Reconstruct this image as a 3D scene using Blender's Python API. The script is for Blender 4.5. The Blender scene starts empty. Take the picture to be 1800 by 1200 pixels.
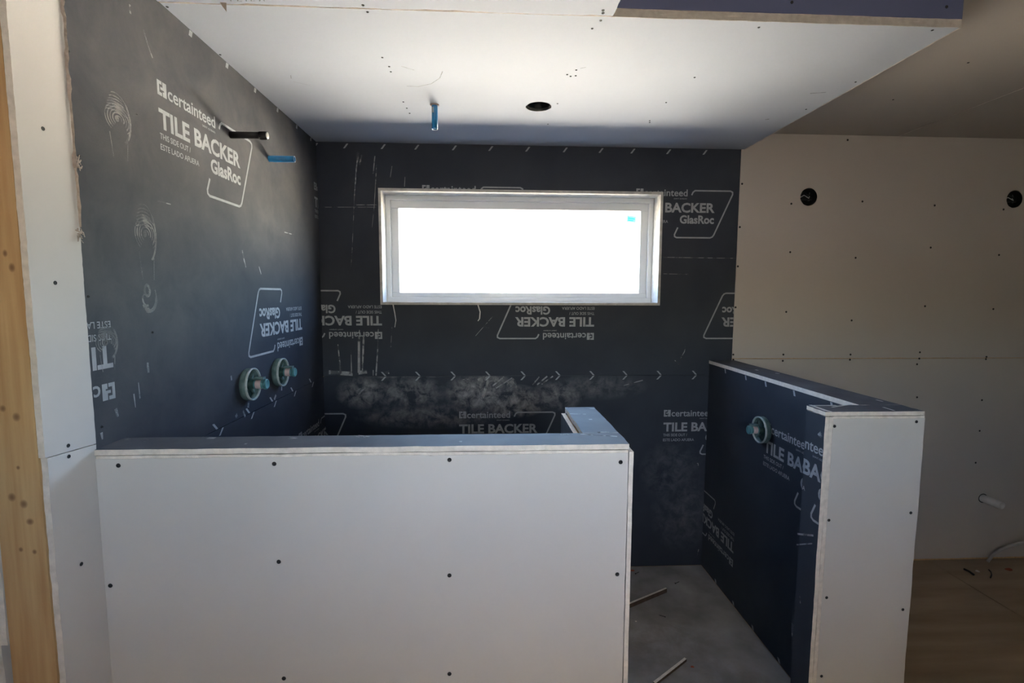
import bpy, bmesh, math, random
from mathutils import Vector, Matrix
from mathutils.geometry import tessellate_polygon
random.seed(7)
S = bpy.context.scene
COL = S.collection

# ------------------------------------------------------------------ camera
F_PX, PITCH, YAW, ROLL, CAM_H = 877.49, math.radians(-5.362), math.radians(2.8065), math.radians(0.2119), 1.5697
cf = Vector((math.sin(YAW)*math.cos(PITCH), math.cos(YAW)*math.cos(PITCH), math.sin(PITCH)))
cr0 = Vector((math.cos(YAW), -math.sin(YAW), 0)); cu0 = cr0.cross(cf)
cr = cr0*math.cos(ROLL) + cu0*math.sin(ROLL); cu = cr.cross(cf)
cam = bpy.data.cameras.new('camera'); cam.sensor_width = 36.0; cam.lens = F_PX*36/1800; cam.clip_start = 0.02; cam.clip_end = 500
co = bpy.data.objects.new('camera', cam); COL.objects.link(co)
m = Matrix((cr, cu, -cf)).transposed().to_4x4(); m.translation = (0, 0, CAM_H); co.matrix_world = m
S.camera = co
def plane(px, py, axis, val):
    """the point of a real wall, floor or ceiling plane (axis = val) that the photograph shows at px, py"""
    d = cf + cr*((px-900)/F_PX) + cu*((600-py)/F_PX); o = Vector((0, 0, CAM_H))
    return o + d*((val-o[axis])/d[axis])

# ------------------------------------------------------------------ light and exposure
S.view_settings.view_transform = 'Standard'; S.view_settings.look = 'None'
S.view_settings.gamma = 1.0; S.view_settings.use_curve_mapping = False
S.view_settings.exposure = 3.7
SUN_ELEV = math.radians(50)
W = bpy.data.worlds.new('sky'); S.world = W; W.use_nodes = True
nt = W.node_tree; nt.nodes.clear()
sky = nt.nodes.new('ShaderNodeTexSky'); sky.sky_type = 'NISHITA'; sky.sun_disc = False
sky.sun_elevation = SUN_ELEV; sky.sun_rotation = math.radians(180); sky.air_density = 1.0; sky.dust_density = 1.5; sky.ozone_density = 1.0
bg = nt.nodes.new('ShaderNodeBackground'); bg.inputs['Strength'].default_value = 0.33
out = nt.nodes.new('ShaderNodeOutputWorld')
nt.links.new(sky.outputs[0], bg.inputs['Color']); nt.links.new(bg.outputs[0], out.inputs['Surface'])
sun = bpy.data.lights.new('sun', 'SUN'); sun.energy = 33.0; sun.angle = math.radians(0.6); sun.color = (1.0, 0.93, 0.83)
so = bpy.data.objects.new('sun', sun); COL.objects.link(so)
so.rotation_euler = Vector((0.12, math.cos(SUN_ELEV), -math.sin(SUN_ELEV))).to_track_quat('-Z', 'Y').to_euler()

# ------------------------------------------------------------------ measures (metres, from the photograph)
T = 0.0127                                   # board thickness
XL, D = -0.8881, 2.7192                      # face of the left wall, face of the back wall
ZS, ZC, ZT = 2.355, 2.44, 1.1245             # shower ceiling, room ceiling, joint of the backer boards
XB = 1.3708                                  # backer board ends, drywall begins
Y1, Z1, X1, Y1B, YSB, XSL, XCL = 1.1429, 1.2177, 0.3465, 1.2397, 1.5334, 0.2432, 0.3356
YP, Z2, XPL, XPR, XPI, YPB = 1.488, 1.2073, 1.0582, 1.3828, 1.2425, 1.5796
YLE, YST = 1.1498, 1.0189                    # drywall strip on the left wall
YF, XN, XS = 1.4807, 0.3532, 1.3899          # soffit front, notch, soffit right side
WX0, WX1, WZ0, WZ1 = -0.5737, 0.9481, 1.5132, 2.1242
RX0, RX1, RY0 = -2.4, 4.2, -0.65             # the rest of the room
REAR_FILL = (-0.02, 1.36, 0.58, 1.82)           # opening added behind the camera to light the half walls: x0, z0, x1, z1
DO = D + 0.19                                # outside face of the back wall

# ------------------------------------------------------------------ materials
def mat(name, col, rough=0.8, var=0.12, scale=6.0, bump=0.0, bscale=200.0, spec=0.3, metal=0.0, col2=None, stretch=(1, 1, 1), detail=6):
    m = bpy.data.materials.new(name); m.use_nodes = True; t = m.node_tree
    b = t.nodes['Principled BSDF']; b.inputs['Roughness'].default_value = rough; b.inputs['Metallic'].default_value = metal
    b.inputs['Specular IOR Level'].default_value = spec
    tc = t.nodes.new('ShaderNodeTexCoord'); mp = t.nodes.new('ShaderNodeMapping'); mp.inputs['Scale'].default_value = stretch
    t.links.new(tc.outputs['Object'], mp.inputs['Vector'])
    n = t.nodes.new('ShaderNodeTexNoise'); n.inputs['Scale'].default_value = scale; n.inputs['Detail'].default_value = detail
    t.links.new(mp.outputs[0], n.inputs['Vector'])
    r = t.nodes.new('ShaderNodeValToRGB'); r.color_ramp.elements[0].position = 0.3; r.color_ramp.elements[1].position = 0.72
    c2 = col2 or tuple(min(1, c*(1+var)) for c in col); c1 = tuple(c*(1-var) for c in col) if col2 is None else col
    r.color_ramp.elements[0].color = (*c1, 1); r.color_ramp.elements[1].color = (*c2, 1)
    t.links.new(n.outputs['Fac'], r.inputs['Fac']); t.links.new(r.outputs[0], b.inputs['Base Color'])
    if bump:
        n2 = t.nodes.new('ShaderNodeTexNoise'); n2.inputs['Scale'].default_value = bscale; n2.inputs['Detail'].default_value = 3
        t.links.new(tc.outputs['Object'], n2.inputs['Vector'])
        bp = t.nodes.new('ShaderNodeBump'); bp.inputs['Strength'].default_value = bump; bp.inputs['Distance'].default_value = 0.002
        t.links.new(n2.outputs['Fac'], bp.inputs['Height']); t.links.new(bp.outputs[0], b.inputs['Normal'])
    m['ramp'] = r.name
    return m

def add_blobs(m, blobs, col, strength=1.0, nscale=14.0, axes=(0, 2), lo=0.36, hi=0.64):
    """dust smears with a shape of their own: soft blobs broken up by noise, in world-scale object coordinates"""
    t = m.node_tree; b = t.nodes['Principled BSDF']; src = b.inputs['Base Color'].links[0].from_socket
    tc = t.nodes.new('ShaderNodeTexCoord'); sep = t.nodes.new('ShaderNodeSeparateXYZ'); t.links.new(tc.outputs['Object'], sep.inputs[0])
    acc = None
    def math_(op, a, bv, clamp=False):
        n = t.nodes.new('ShaderNodeMath'); n.operation = op; n.use_clamp = clamp
        for i, v in enumerate((a, bv)):
            if v is None: continue
            if isinstance(v, (int, float)): n.inputs[i].default_value = v
            else: t.links.new(v, n.inputs[i])
        return n.outputs[0]
    for (u, v, ru, rv, s) in blobs:
        du = math_('DIVIDE', math_('SUBTRACT', sep.outputs[axes[0]], u), ru); dv = math_('DIVIDE', math_('SUBTRACT', sep.outputs[axes[1]], v), rv)
        d2 = math_('ADD', math_('MULTIPLY', du, du), math_('MULTIPLY', dv, dv))
        g = math_('MULTIPLY', math_('SUBTRACT', 1.0, d2, True), s, True)
        acc = g if acc is None else math_('MAXIMUM', acc, g)
    n = t.nodes.new('ShaderNodeTexNoise'); n.inputs['Scale'].default_value = nscale; n.inputs['Detail'].default_value = 10; n.inputs['Roughness'].default_value = 0.68; n.inputs['Distortion'].default_value = 0.35
    t.links.new(tc.outputs['Object'], n.inputs['Vector'])
    r = t.nodes.new('ShaderNodeValToRGB'); r.color_ramp.elements[0].position = lo; r.color_ramp.elements[1].position = hi
    t.links.new(n.outputs['Fac'], r.inputs['Fac'])
    fac = math_('MULTIPLY', math_('MULTIPLY', acc, r.outputs[0]), strength, True)
    mx = t.nodes.new('ShaderNodeMix'); mx.data_type = 'RGBA'; mx.inputs['B'].default_value = (*col, 1)
    t.links.new(fac, mx.inputs['Factor']); t.links.new(src, mx.inputs['A']); t.links.new(mx.outputs['Result'], b.inputs['Base Color'])

def veil(name, col, alpha):
    m = bpy.data.materials.new(name); m.use_nodes = True; t = m.node_tree; t.nodes.clear()
    d = t.nodes.new('ShaderNodeBsdfDiffuse'); d.inputs['Color'].default_value = (*col, 1); tr = t.nodes.new('ShaderNodeBsdfTransparent')
    tc = t.nodes.new('ShaderNodeTexCoord'); n = t.nodes.new('ShaderNodeTexNoise'); n.inputs['Scale'].default_value = 30; n.inputs['Detail'].default_value = 6
    t.links.new(tc.outputs['Object'], n.inputs['Vector'])
    mr = t.nodes.new('ShaderNodeMapRange'); mr.inputs['From Min'].default_value = 0.35; mr.inputs['From Max'].default_value = 0.65
    mr.inputs['To Min'].default_value = alpha*0.3; mr.inputs['To Max'].default_value = alpha
    t.links.new(n.outputs['Fac'], mr.inputs['Value'])
    mx = t.nodes.new('ShaderNodeMixShader'); o = t.nodes.new('ShaderNodeOutputMaterial')
    t.links.new(mr.outputs[0], mx.inputs['Fac']); t.links.new(tr.outputs[0], mx.inputs[1]); t.links.new(d.outputs[0], mx.inputs[2]); t.links.new(mx.outputs[0], o.inputs['Surface'])
    return m

M = {}
def backer(name, spec=0.3):
    return mat(name, (0.026, 0.031, 0.045), 0.7, scale=3.5, bump=0.15, bscale=350, spec=spec, col2=(0.041, 0.047, 0.062), detail=9)
M['backer'] = backer('charcoal_glass_mat_board')
M['backer_left'] = backer('dusty_charcoal_board_left', 0.12)
M['backer_low'] = backer('dusty_charcoal_board_low')
M['backer_cap'] = mat('dusty_backer_cap', (0.062, 0.066, 0.080), 0.65, scale=9, col2=(0.105, 0.110, 0.128), detail=9, bump=0.1)
M['print'] = mat('pale_grey_print', (0.34, 0.35, 0.37), 0.8, var=0.12, scale=40)
M['paper'] = mat('grey_drywall_paper', (0.575, 0.55, 0.53), 0.85, var=0.03, scale=2.5, bump=0.05, bscale=400, spec=0.2)
M['paper_warm'] = mat('tan_grey_drywall_paper', (0.51, 0.465, 0.425), 0.9, var=0.03, scale=2.0, bump=0.05, bscale=400, spec=0.15)
M['paper_ceil'] = mat('lilac_grey_ceiling_paper', (0.425, 0.455, 0.53), 0.8, var=0.03, scale=1.6, bump=0.05, bscale=350, spec=0.25)
M['purple'] = mat('slate_blue_board_paper', (0.10, 0.115, 0.205), 0.8, var=0.06, scale=4, spec=0.2)
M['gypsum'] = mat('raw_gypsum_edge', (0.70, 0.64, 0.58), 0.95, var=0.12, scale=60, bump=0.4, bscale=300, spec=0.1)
M['gypsum_shade'] = mat('shaded_gypsum_edge', (0.40, 0.37, 0.34), 0.95, var=0.12, scale=60, bump=0.4, bscale=300, spec=0.1)  # darker copy of the raw gypsum: shade at the soffit front put into the colour
M['tear'] = mat('torn_brown_paper', (0.36, 0.30, 0.26), 0.95, var=0.25, scale=80, bump=0.5, bscale=200)
M['screw'] = mat('black_phosphate_screw', (0.012, 0.012, 0.013), 0.5, var=0.2, scale=300)
M['vinyl'] = mat('white_vinyl', (0.72, 0.74, 0.76), 0.35, var=0.02, scale=5, spec=0.5)
M['reveal'] = mat('dusty_galvanised_bead', (0.50, 0.48, 0.45), 0.6, var=0.2, scale=30, bump=0.2, bscale=120)
M['blue_pex'] = mat('blue_pex_plastic', (0.02, 0.20, 0.45), 0.35, var=0.15, scale=40, spec=0.5)
M['blue_tape'] = mat('pale_pipe_wear', (0.30, 0.36, 0.42), 0.6, var=0.2, scale=60)
M['black_pipe'] = mat('black_coated_iron', (0.016, 0.015, 0.015), 0.45, var=0.3, scale=60, bump=0.2)
M['steel'] = mat('worn_steel', (0.55, 0.54, 0.52), 0.35, var=0.2, scale=80, metal=0.8)
M['guard'] = mat('dusty_teal_plaster_guard', (0.05, 0.10, 0.10), 0.5, var=0.3, scale=45, col2=(0.13, 0.19, 0.19))
M['guard_rim'] = mat('plaster_smeared_rim', (0.26, 0.33, 0.34), 0.6, var=0.3, scale=60, col2=(0.44, 0.47, 0.47))
M['guard_in'] = mat('dark_green_guard_inside', (0.012, 0.04, 0.036), 0.4, var=0.3, scale=60)
M['pink'] = mat('faded_pink_label', (0.55, 0.40, 0.40), 0.7, var=0.1, scale=80)
M['teal_cap'] = mat('teal_plastic_cap', (0.07, 0.21, 0.23), 0.35, var=0.15, scale=60, spec=0.5)
M['black_box'] = mat('black_plastic_box', (0.006, 0.007, 0.007), 0.4, var=0.3, scale=60)
M['pvc'] = mat('white_pvc', (0.60, 0.57, 0.54), 0.45, var=0.06, scale=30, spec=0.4)
M['hose'] = mat('cloudy_plastic_hose', (0.38, 0.36, 0.35), 0.4, var=0.1, scale=30)
M['floor_grey'] = mat('dusty_shower_subfloor', (0.17, 0.165, 0.165), 0.9, scale=5, bump=0.3, bscale=90, col2=(0.34, 0.33, 0.33), detail=9)
M['ply'] = mat('dusty_plywood', (0.25, 0.185, 0.125), 0.85, scale=3, bump=0.2, bscale=60, col2=(0.40, 0.31, 0.22), stretch=(0.5, 3, 1), detail=9)
M['brown'] = mat('dark_brown_backing', (0.075, 0.05, 0.035), 0.9, var=0.2, scale=40)
M['orange'] = mat('orange_plastic_scrap', (0.30, 0.07, 0.03), 0.7, var=0.2, scale=80)
M['dark_strip'] = mat('added_dark_ground', (0.045, 0.042, 0.040), 0.95, var=0.3, scale=3.0)  # dark ground added outside to weaken bounce light near the window
M['dirt'] = mat('dry_dirt', (0.24, 0.215, 0.18), 0.95, var=0.2, scale=0.8)
M['bounce_near'] = mat('bounce_strip_concrete', (0.55, 0.51, 0.455), 0.95, var=0.12, scale=0.6)  # colour of the added strip that bounces sun indoors
M['concrete'] = mat('bounce_slab_concrete', (0.74, 0.68, 0.60), 0.95, var=0.12, scale=0.6)  # colour of the added slab that bounces sun indoors
M['siding'] = mat('white_lap_siding', (0.70, 0.68, 0.64), 0.8, var=0.04, scale=2)
M['leaf'] = mat('olive_foliage', (0.10, 0.16, 0.05), 0.8, var=0.4, scale=9)
M['sticker'] = mat('sky_blue_sticker', (0.10, 0.42, 0.68), 0.5, var=0.08, scale=60)
def glow_film(name, col):
    m = bpy.data.materials.new(name); m.use_nodes = True; t = m.node_tree; t.nodes.clear()
    a = t.nodes.new('ShaderNodeBsdfTranslucent'); a.inputs['Color'].default_value = (*col, 1); b = t.nodes.new('ShaderNodeBsdfDiffuse'); b.inputs['Color'].default_value = (*col, 1)
    x = t.nodes.new('ShaderNodeMixShader'); x.inputs['Fac'].default_value = 0.3; o = t.nodes.new('ShaderNodeOutputMaterial')
    t.links.new(a.outputs[0], x.inputs[1]); t.links.new(b.outputs[0], x.inputs[2]); t.links.new(x.outputs[0], o.inputs['Surface']); return m
M['sticker'] = glow_film('sky_blue_sticker_film', (0.26, 0.55, 0.78))
M['sticker_ink'] = glow_film('deep_blue_ink', (0.10, 0.38, 0.66))
M['pencil'] = mat('grey_pencil', (0.22, 0.22, 0.24), 0.8, var=0.2, scale=90)
M['dust'] = veil('dry_dust', (0.46, 0.45, 0.44), 0.55)
M['scratch'] = veil('chalky_scratch', (0.55, 0.55, 0.56), 0.62)
M['caulk'] = mat('white_caulk_drip', (0.62, 0.61, 0.60), 0.6, var=0.1, scale=80)
# window glass: a thin pane, part mirror, part clear
g = bpy.data.materials.new('clear_pane'); g.use_nodes = True; t = g.node_tree; t.nodes.clear()
tr = t.nodes.new('ShaderNodeBsdfTransparent'); tr.inputs['Color'].default_value = (0.96, 0.98, 0.97, 1); gl = t.nodes.new('ShaderNodeBsdfGlossy'); gl.inputs['Roughness'].default_value = 0.02
mx = t.nodes.new('ShaderNodeMixShader'); mx.inputs['Fac'].default_value = 0.06; o = t.nodes.new('ShaderNodeOutputMaterial')
t.links.new(tr.outputs[0], mx.inputs[1]); t.links.new(gl.outputs[0], mx.inputs[2]); t.links.new(mx.outputs[0], o.inputs['Surface']); M['pane'] = g
# pine stud with knots
def pine():
    m = mat('pine_stud', (0.46, 0.27, 0.12), 0.7, scale=5, stretch=(14, 14, 0.8), col2=(0.60, 0.40, 0.20), bump=0.1)
    add_blobs(m, [(plane(x, y, 1, YST).x, plane(x, y, 1, YST).z, ru*.85, rv, 1.0) for x, y, ru, rv in
        ((20, 470, .008, .010), (8, 445, .006, .008), (28, 733, .010, .010), (4, 718, .008, .008), (20, 874, .010, .010), (41, 886, .010, .010), (52, 917, .010, .008), (36, 966, .006, .006), (60, 970, .006, .006), (31, 822, .005, .005))], (0.17, 0.085, 0.04), 0.85, 3.0)
    r = [n for n in m.node_tree.nodes if n.type == 'VALTORGB'][-1]; r.color_ramp.elements[0].position = 0.0; r.color_ramp.elements[1].position = 0.3
    return m
M['pine'] = pine()
add_blobs(M['backer_low'], [(plane(x, y, 1, D).x, plane(x, y, 1, D).z, ru, rv, s) for x, y, ru, rv, s in
    ((640, 690, .16, .10, .9), (720, 690, .22, .10, .8), (840, 690, .20, .12, 1.1), (900, 705, .22, .10, 1.3), (980, 695, .16, .09, .8), (760, 730, .45, .08, .6), (860, 668, .12, .05, .8), (1050, 680, .3, .08, .35), (1180, 830, .2, .2, .22), (1200, 900, .2, .25, .22), (700, 660, .3, .02, .5))],
    (0.36, 0.35, 0.345), 0.95, 18.0, lo=0.40, hi=0.66)
add_blobs(M['floor_grey'], [(.75, 2.1, .35, .3, .9), (.95, 1.8, .3, .25, .8), (.7, 2.45, .25, .12, .7)], (0.13, 0.10, 0.08), 0.6, 9.0, axes=(0, 1))
add_blobs(M['backer_left'], [(1.5, 2.25, 1.1, 0.75, 1.0), (2.1, 2.1, 1.0, 0.6, 1.0), (1.3, 1.6, 0.8, 0.6, .8)], (0.135, 0.128, 0.122), 0.85, 7.0, axes=(1, 2), lo=0.05, hi=0.85)

# ------------------------------------------------------------------ builders
def tag(o, label=None, cat=None, group=None, kind=None):
    for k, v in (('label', label), ('category', cat), ('group', group), ('kind', kind)):
        if v: o[k] = v
    return o
def obj(name, verts, faces, mats, parent=None, fm=None, smooth=False):
    me = bpy.data.meshes.new(name); me.from_pydata([tuple(v) for v in verts], [], faces)
    mats = mats if isinstance(mats, (list, tuple)) else [mats]
    for m_ in mats: me.materials.append(M[m_])
    if fm: me.polygons.foreach_set('material_index', fm)
    if smooth: me.polygons.foreach_set('use_smooth', [True]*len(me.polygons))
    me.update()
    o = bpy.data.objects.new(name, me); COL.objects.link(o)
    if parent: o.parent = parent
    return o
def empty(name, loc=(0, 0, 0)):
    o = bpy.data.objects.new(name, None); COL.objects.link(o); o.location = loc; return o
def box(name, x0, x1, y0, y1, z0, z1, m_, parent=None):
    v = [(x, y, z) for x in (x0, x1) for y in (y0, y1) for z in (z0, z1)]
    f = [(0, 1, 3, 2), (4, 6, 7, 5), (0, 4, 5, 1), (2, 3, 7, 6), (0, 2, 6, 4), (1, 5, 7, 3)]
    return obj(name, v, f, m_, parent)

# faces of the room: (u to the right as one looks at the face, v up, d out of the face) -> world
def BACK(y=D): return lambda u, v, d=0: Vector((u, y-d, v))          # looks towards the camera
def LEFT(x=XL): return lambda u, v, d=0: Vector((x+d, u, v))         # looks right
def RIGHT(x=XPI): return lambda u, v, d=0: Vector((x-d, -u, v))      # looks left
def CEIL(z=ZS): return lambda u, v, d=0: Vector((u, v, z-d))         # looks down
def TOP(z): return lambda u, v, d=0: Vector((u, v, z+d))             # looks up
def uv_of(face, p):
    o = face(0, 0); a = face(1, 0)-o; b = face(0, 1)-o; q = Vector(p)-o
    return q.dot(a), q.dot(b)
def px(face, x, y):
    """photo pixel -> (u, v) on that face"""
    o = face(0, 0); n = face(0, 0, 1)-o; ax = max(range(3), key=lambda i: abs(n[i]))
    return uv_of(face, plane(x, y, ax, o[ax]))

def rough_loop(pts, jag, step=0.02, keep=()):
    if not jag: return list(pts)
    r = []
    n = len(pts)
    for i in range(n):
        a, b = Vector(pts[i]), Vector(pts[(i+1) % n]); L = (b-a).length; k = 1 if i in keep else max(1, int(L/step))
        nrm = Vector((a.y-b.y, b.x-a.x)).normalized()
        w = 0
        for j in range(k):
            p = a.lerp(b, j/k)
            if i not in keep and j: w = 0.6*w + random.uniform(-jag, jag); p = p + nrm*(w + (abs(random.gauss(0, jag)) if random.random() < .12 else 0))
            r.append(p)
    return [(p[0], p[1]) for p in r]
def circle(u, v, r, n=24, jag=0): return [(u+(r+random.uniform(-jag, jag))*math.cos(2*math.pi*i/n), v+(r+random.uniform(-jag, jag))*math.sin(2*math.pi*i/n)) for i in range(n)]
def rect(u0, v0, u1, v1): return [(u0, v0), (u1, v0), (u1, v1), (u0, v1)]

def board(name, face, loop, t=T, mats=('paper', 'gypsum'), parent=None, holes=(), jag=0.0, keep=(), step=0.02, proud=0.0):
    """a sheet with its front on the face (plus proud), thickness t behind it; paper front and back, raw core round the edge"""
    loops = [rough_loop(loop, jag, step, keep)] + [list(h) for h in holes]
    flat = [p for l in loops for p in l]
    tris = tessellate_polygon([[Vector((p[0], p[1], 0)) for p in l] for l in loops])
    n = len(flat); V = [face(p[0], p[1], proud) for p in flat] + [face(p[0], p[1], proud-t) for p in flat]
    nf = face(0, 0, 1)-face(0, 0, 0)
    F, fm = [], []
    for a, b, c in tris:
        nn = (V[b]-V[a]).cross(V[c]-V[a])
        if nn.length < 1e-12: continue
        if nn.dot(nf) < 0: b, c = c, b
        F.append((a, b, c)); fm.append(0); F.append((a+n, c+n, b+n)); fm.append(0)
    base = 0
    for l in loops:
        k = len(l)
        for i in range(k):
            a, b = base+i, base+(i+1) % k; F.append((a, b, b+n, a+n)); fm.append(1)
        base += k
    o = obj(name, V, F, list(mats), parent, fm)
    bm = bmesh.new(); bm.from_mesh(o.data); bmesh.ops.recalc_face_normals(bm, faces=bm.faces); bm.to_mesh(o.data); bm.free()
    return o

SCREW = None
def screw(face, u, v, parent, r=0.0042):
    """black screw head with a cross recess, sunk a little into the paper"""
    global SCREW
    if SCREW is None:
        V, F = [(0, 0, 0.0002)], []
        for ring, (rr, h) in enumerate(((0.35, 0.0002), (0.8, 0.0011), (1.0, 0.0005), (1.08, -0.001))):
            for i in range(10): V.append((rr*0.0042*math.cos(i*math.pi/5), rr*0.0042*math.sin(i*math.pi/5), h))
        for i in range(10):
            F.append((0, 1+i, 1+(i+1) % 10))
            for q in range(3): a = 1+q*10; F.append((a+i, a+10+i, a+10+(i+1) % 10, a+(i+1) % 10))
        SCREW = bpy.data.meshes.new('screw'); SCREW.from_pydata(V, [], F); SCREW.materials.append(M['screw'])
    o = bpy.data.objects.new('screw', SCREW); COL.objects.link(o); o.parent = parent
    c = face(u, v, 0.0002); a = (face(1, 0)-face(0, 0)); b = (face(0, 1)-face(0, 0)); n = face(0, 0, 1)-face(0, 0, 0)
    if a.cross(b).dot(n) < 0: a = -a
    mt = Matrix((a, b, n)).transposed().to_4x4(); mt.translation = c
    s = r/0.0042; o.matrix_world = mt @ Matrix.Diagonal((s, s, 1, 1))
    return o
def screws(face, pts, parent, r=0.0042):
    for x, y in pts: screw(face, *px(face, x, y), parent, r)

def strip_mesh(name, face, polylines, mat_, parent, lift=0.0004):
    """flat marks: polylines [(pts, width)] laid on a face"""
    V, F = [], []
    for pts, w in polylines:
        pts = [Vector(p) for p in pts]; n = len(pts); b0 = len(V)
        closed = (pts[0]-pts[-1]).length < 1e-6 and n > 2
        for i, p in enumerate(pts):
            a = pts[i-1] if i else (pts[-2] if closed else pts[0]); c = pts[i+1] if i < n-1 else (pts[1] if closed else pts[-1])
            d = (c-a); d = d.normalized() if d.length else Vector((1, 0)); nn = Vector((-d.y, d.x))
            ww = w[i] if isinstance(w, (list, tuple)) else w
            V += [face(*(p+nn*ww/2), lift), face(*(p-nn*ww/2), lift)]
        for i in range(n-1): a = b0+2*i; F.append((a, a+1, a+3, a+2))
    return obj(name, V, F, mat_, parent)

# lettering: flat meshes made from the built-in font
_glyph = {}
def text_tris(body, w, h, bold):
    """2D triangles of a line of text: left edge 0, baseline 0, given width and capital height"""
    key = (body, bold)
    if key not in _glyph:
        cu_ = bpy.data.curves.new('lettering', 'FONT'); cu_.body = body; cu_.size = 1; cu_.offset = bold; cu_.resolution_u = 3
        o = bpy.data.objects.new('lettering', cu_); COL.objects.link(o)
        me = bpy.data.meshes.new_from_object(o.evaluated_get(bpy.context.evaluated_depsgraph_get()))
        _glyph[key] = ([(v.co.x, v.co.y) for v in me.vertices], [tuple(p.vertices) for p in me.polygons])
        bpy.data.objects.remove(o); bpy.data.curves.remove(cu_); bpy.data.meshes.remove(me)
    V, F = _glyph[key]
    x0 = min(v[0] for v in V); x1 = max(v[0] for v in V); y1 = max(v[1] for v in V if True)
    return [((v[0]-x0)/(x1-x0)*w, v[1]/y1*h) for v in V], F

def marking_mesh():
    """the maker's print, in its own units: u right, v down from the top of the first line"""
    V, F = [], []
    def add(vs, fs):
        b = len(V); V.extend(vs); F.extend([tuple(i+b for i in f) for f in fs])
    def line(body, u, vbase, w, h, bold):
        vs, fs = text_tris(body, w, h, bold); add([(u+x, vbase-y) for x, y in vs], fs)
    def bar(pts, wd):
        for (a, b) in zip(pts[:-1], pts[1:]):
            a, b = Vector(a), Vector(b); d = (b-a).normalized(); n = Vector((-d.y, d.x))*wd/2; e = d*wd*0.2
            add([tuple(a-e+n), tuple(b+e+n), tuple(b+e-n), tuple(a-e-n)], [(0, 1, 2, 3)])
    def quad(u0, v0, u1, v1): add([(u0, v0), (u1, v0), (u1, v1), (u0, v1)], [(0, 1, 2, 3)])
    # square emblem: a bracket beside an upright with a bar
    quad(0, 0, 6.2, 2.8); quad(0, 2.8, 2.8, 9.4); quad(0, 9.4, 6.2, 12.2)
    quad(7.2, 0, 9.0, 4.8); quad(9.0, 0, 12.4, 12.2); quad(4.2, 4.8, 9.0, 7.0); quad(7.2, 8.2, 9.0, 12.2)
    line('certainteed', 14, 11.8, 76, 11.4, 0.014)
    line('SAINT-GOBAIN', 66, 17.2, 23, 2.0, 0.0)
    line('TILE BACKER', 0, 39, 139, 16, 0.032)
    line('THIS SIDE OUT /', 0, 48.5, 44, 4.8, 0.008)
    line('ESTE LADO AFUERA', 0, 57.5, 57, 4.8, 0.008)
    line('GlasRoc', 77.7, 57.8, 60.6, 13.8, 0.034)
    P = [(97.5, 9.5), (99.5, 5.0), (103.0, 2.3), (165.5, 2.3), (169.5, 4.2), (169.6, 8.0)]
    P += [(139.0, 77.5), (136.2, 81.0), (132.5, 82.4), (73.0, 82.4), (69.6, 80.6), (69.3, 77.0), (74.5, 65.5)]
    bar(P, 2.5)
    return V, F
MARK = marking_mesh()
def marking(face, u, v, s, flip, parent, clip):
    """print it with its (0, 0) corner at u, v; flip turns it upside down; clip = (u0, v0, u1, v1) of the board"""
    V, F = MARK
    bm = bmesh.new(); k = -1 if flip else 1
    vs = [bm.verts.new((u+k*a*s, v-k*b*s, 0)) for a, b in V]
    for f in F:
        try: bm.faces.new([vs[i] for i in f])
        except ValueError: pass
    for co_, no in (((clip[0], 0, 0), (-1, 0, 0)), ((clip[2], 0, 0), (1, 0, 0)), ((0, clip[1], 0), (0, -1, 0)), ((0, clip[3], 0), (0, 1, 0))):
        bmesh.ops.bisect_plane(bm, geom=bm.verts[:]+bm.edges[:]+bm.faces[:], plane_co=co_, plane_no=no, clear_outer=True)
    bm.verts.index_update()
    W_ = [face(q.co.x, q.co.y, 0.0004) for q in bm.verts]; FF = [[q.index for q in f.verts] for f in bm.faces]; bm.free()
    if not FF: return None
    return obj('printed_marking', W_, FF, 'print', parent)
def ticks(face, pts, parent, du, dv, w):
    """pale slanted edge marks, each its own quad, one print along the edge"""
    V, F = [], []
    for u, v in pts:
        b = len(V); V += [face(u, v, .0004), face(u+w, v, .0004), face(u+w+du, v+dv, .0004), face(u+du, v+dv, .0004)]; F.append((b, b+1, b+2, b+3))
    o = obj('printed_edge_mark', V, F, 'print', parent); return o
def boot(face, u, v, h, w, parent, heel=True):
    """dusty boot print: sole rings, waist, heel"""
    L = []
    def ell(cu_, cv, ru, rv, a0=0, a1=360, n=24): return [(cu_+ru*math.cos(math.radians(a0+(a1-a0)*i/n)), cv+rv*math.sin(math.radians(a0+(a1-a0)*i/n))) for i in range(n+1)]
    for i in range(5): L.append((ell(u+.05*w, v+.22*h, w*(.12+.09*i), h*(.035+.030*i), -20-8*i, 235), .0035 if i % 2 else .0022))
    for i in range(6): L.append((ell(u, v+.25*h+.03*h*i, w*(.46-.035*i), .05*h, 35, 150, 10), .0026))
    L.append((ell(u, v+.22*h, w*.5, h*.27, -60, 110), [.006]*15+[.002]*10)); L.append((ell(u, v+.22*h, w*.02, h*.012), .010))
    L += [([(u-.30*w, v+.05*h), (u-.22*w, v-.2*h)], .002), ([(u+.36*w, v+.05*h), (u+.3*w, v-.2*h)], .002)]
    if heel:
        L.append((ell(u+.02*w, v-.36*h, w*.32, h*.13, -150, 30), [.010]*20+[.004]*5)); L.append((ell(u-.06*w, v-.30*h, w*.12, h*.05), .008)); L.append((ell(u-.1*w, v-.38*h, w*.18, h*.06, 100, 290), .006)); L.append(([(u-.16*w, v-.48*h), (u-.02*w, v-.485*h)], .014))
    return strip_mesh('dusty_boot_print', face, L, 'dust', parent)

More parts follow.
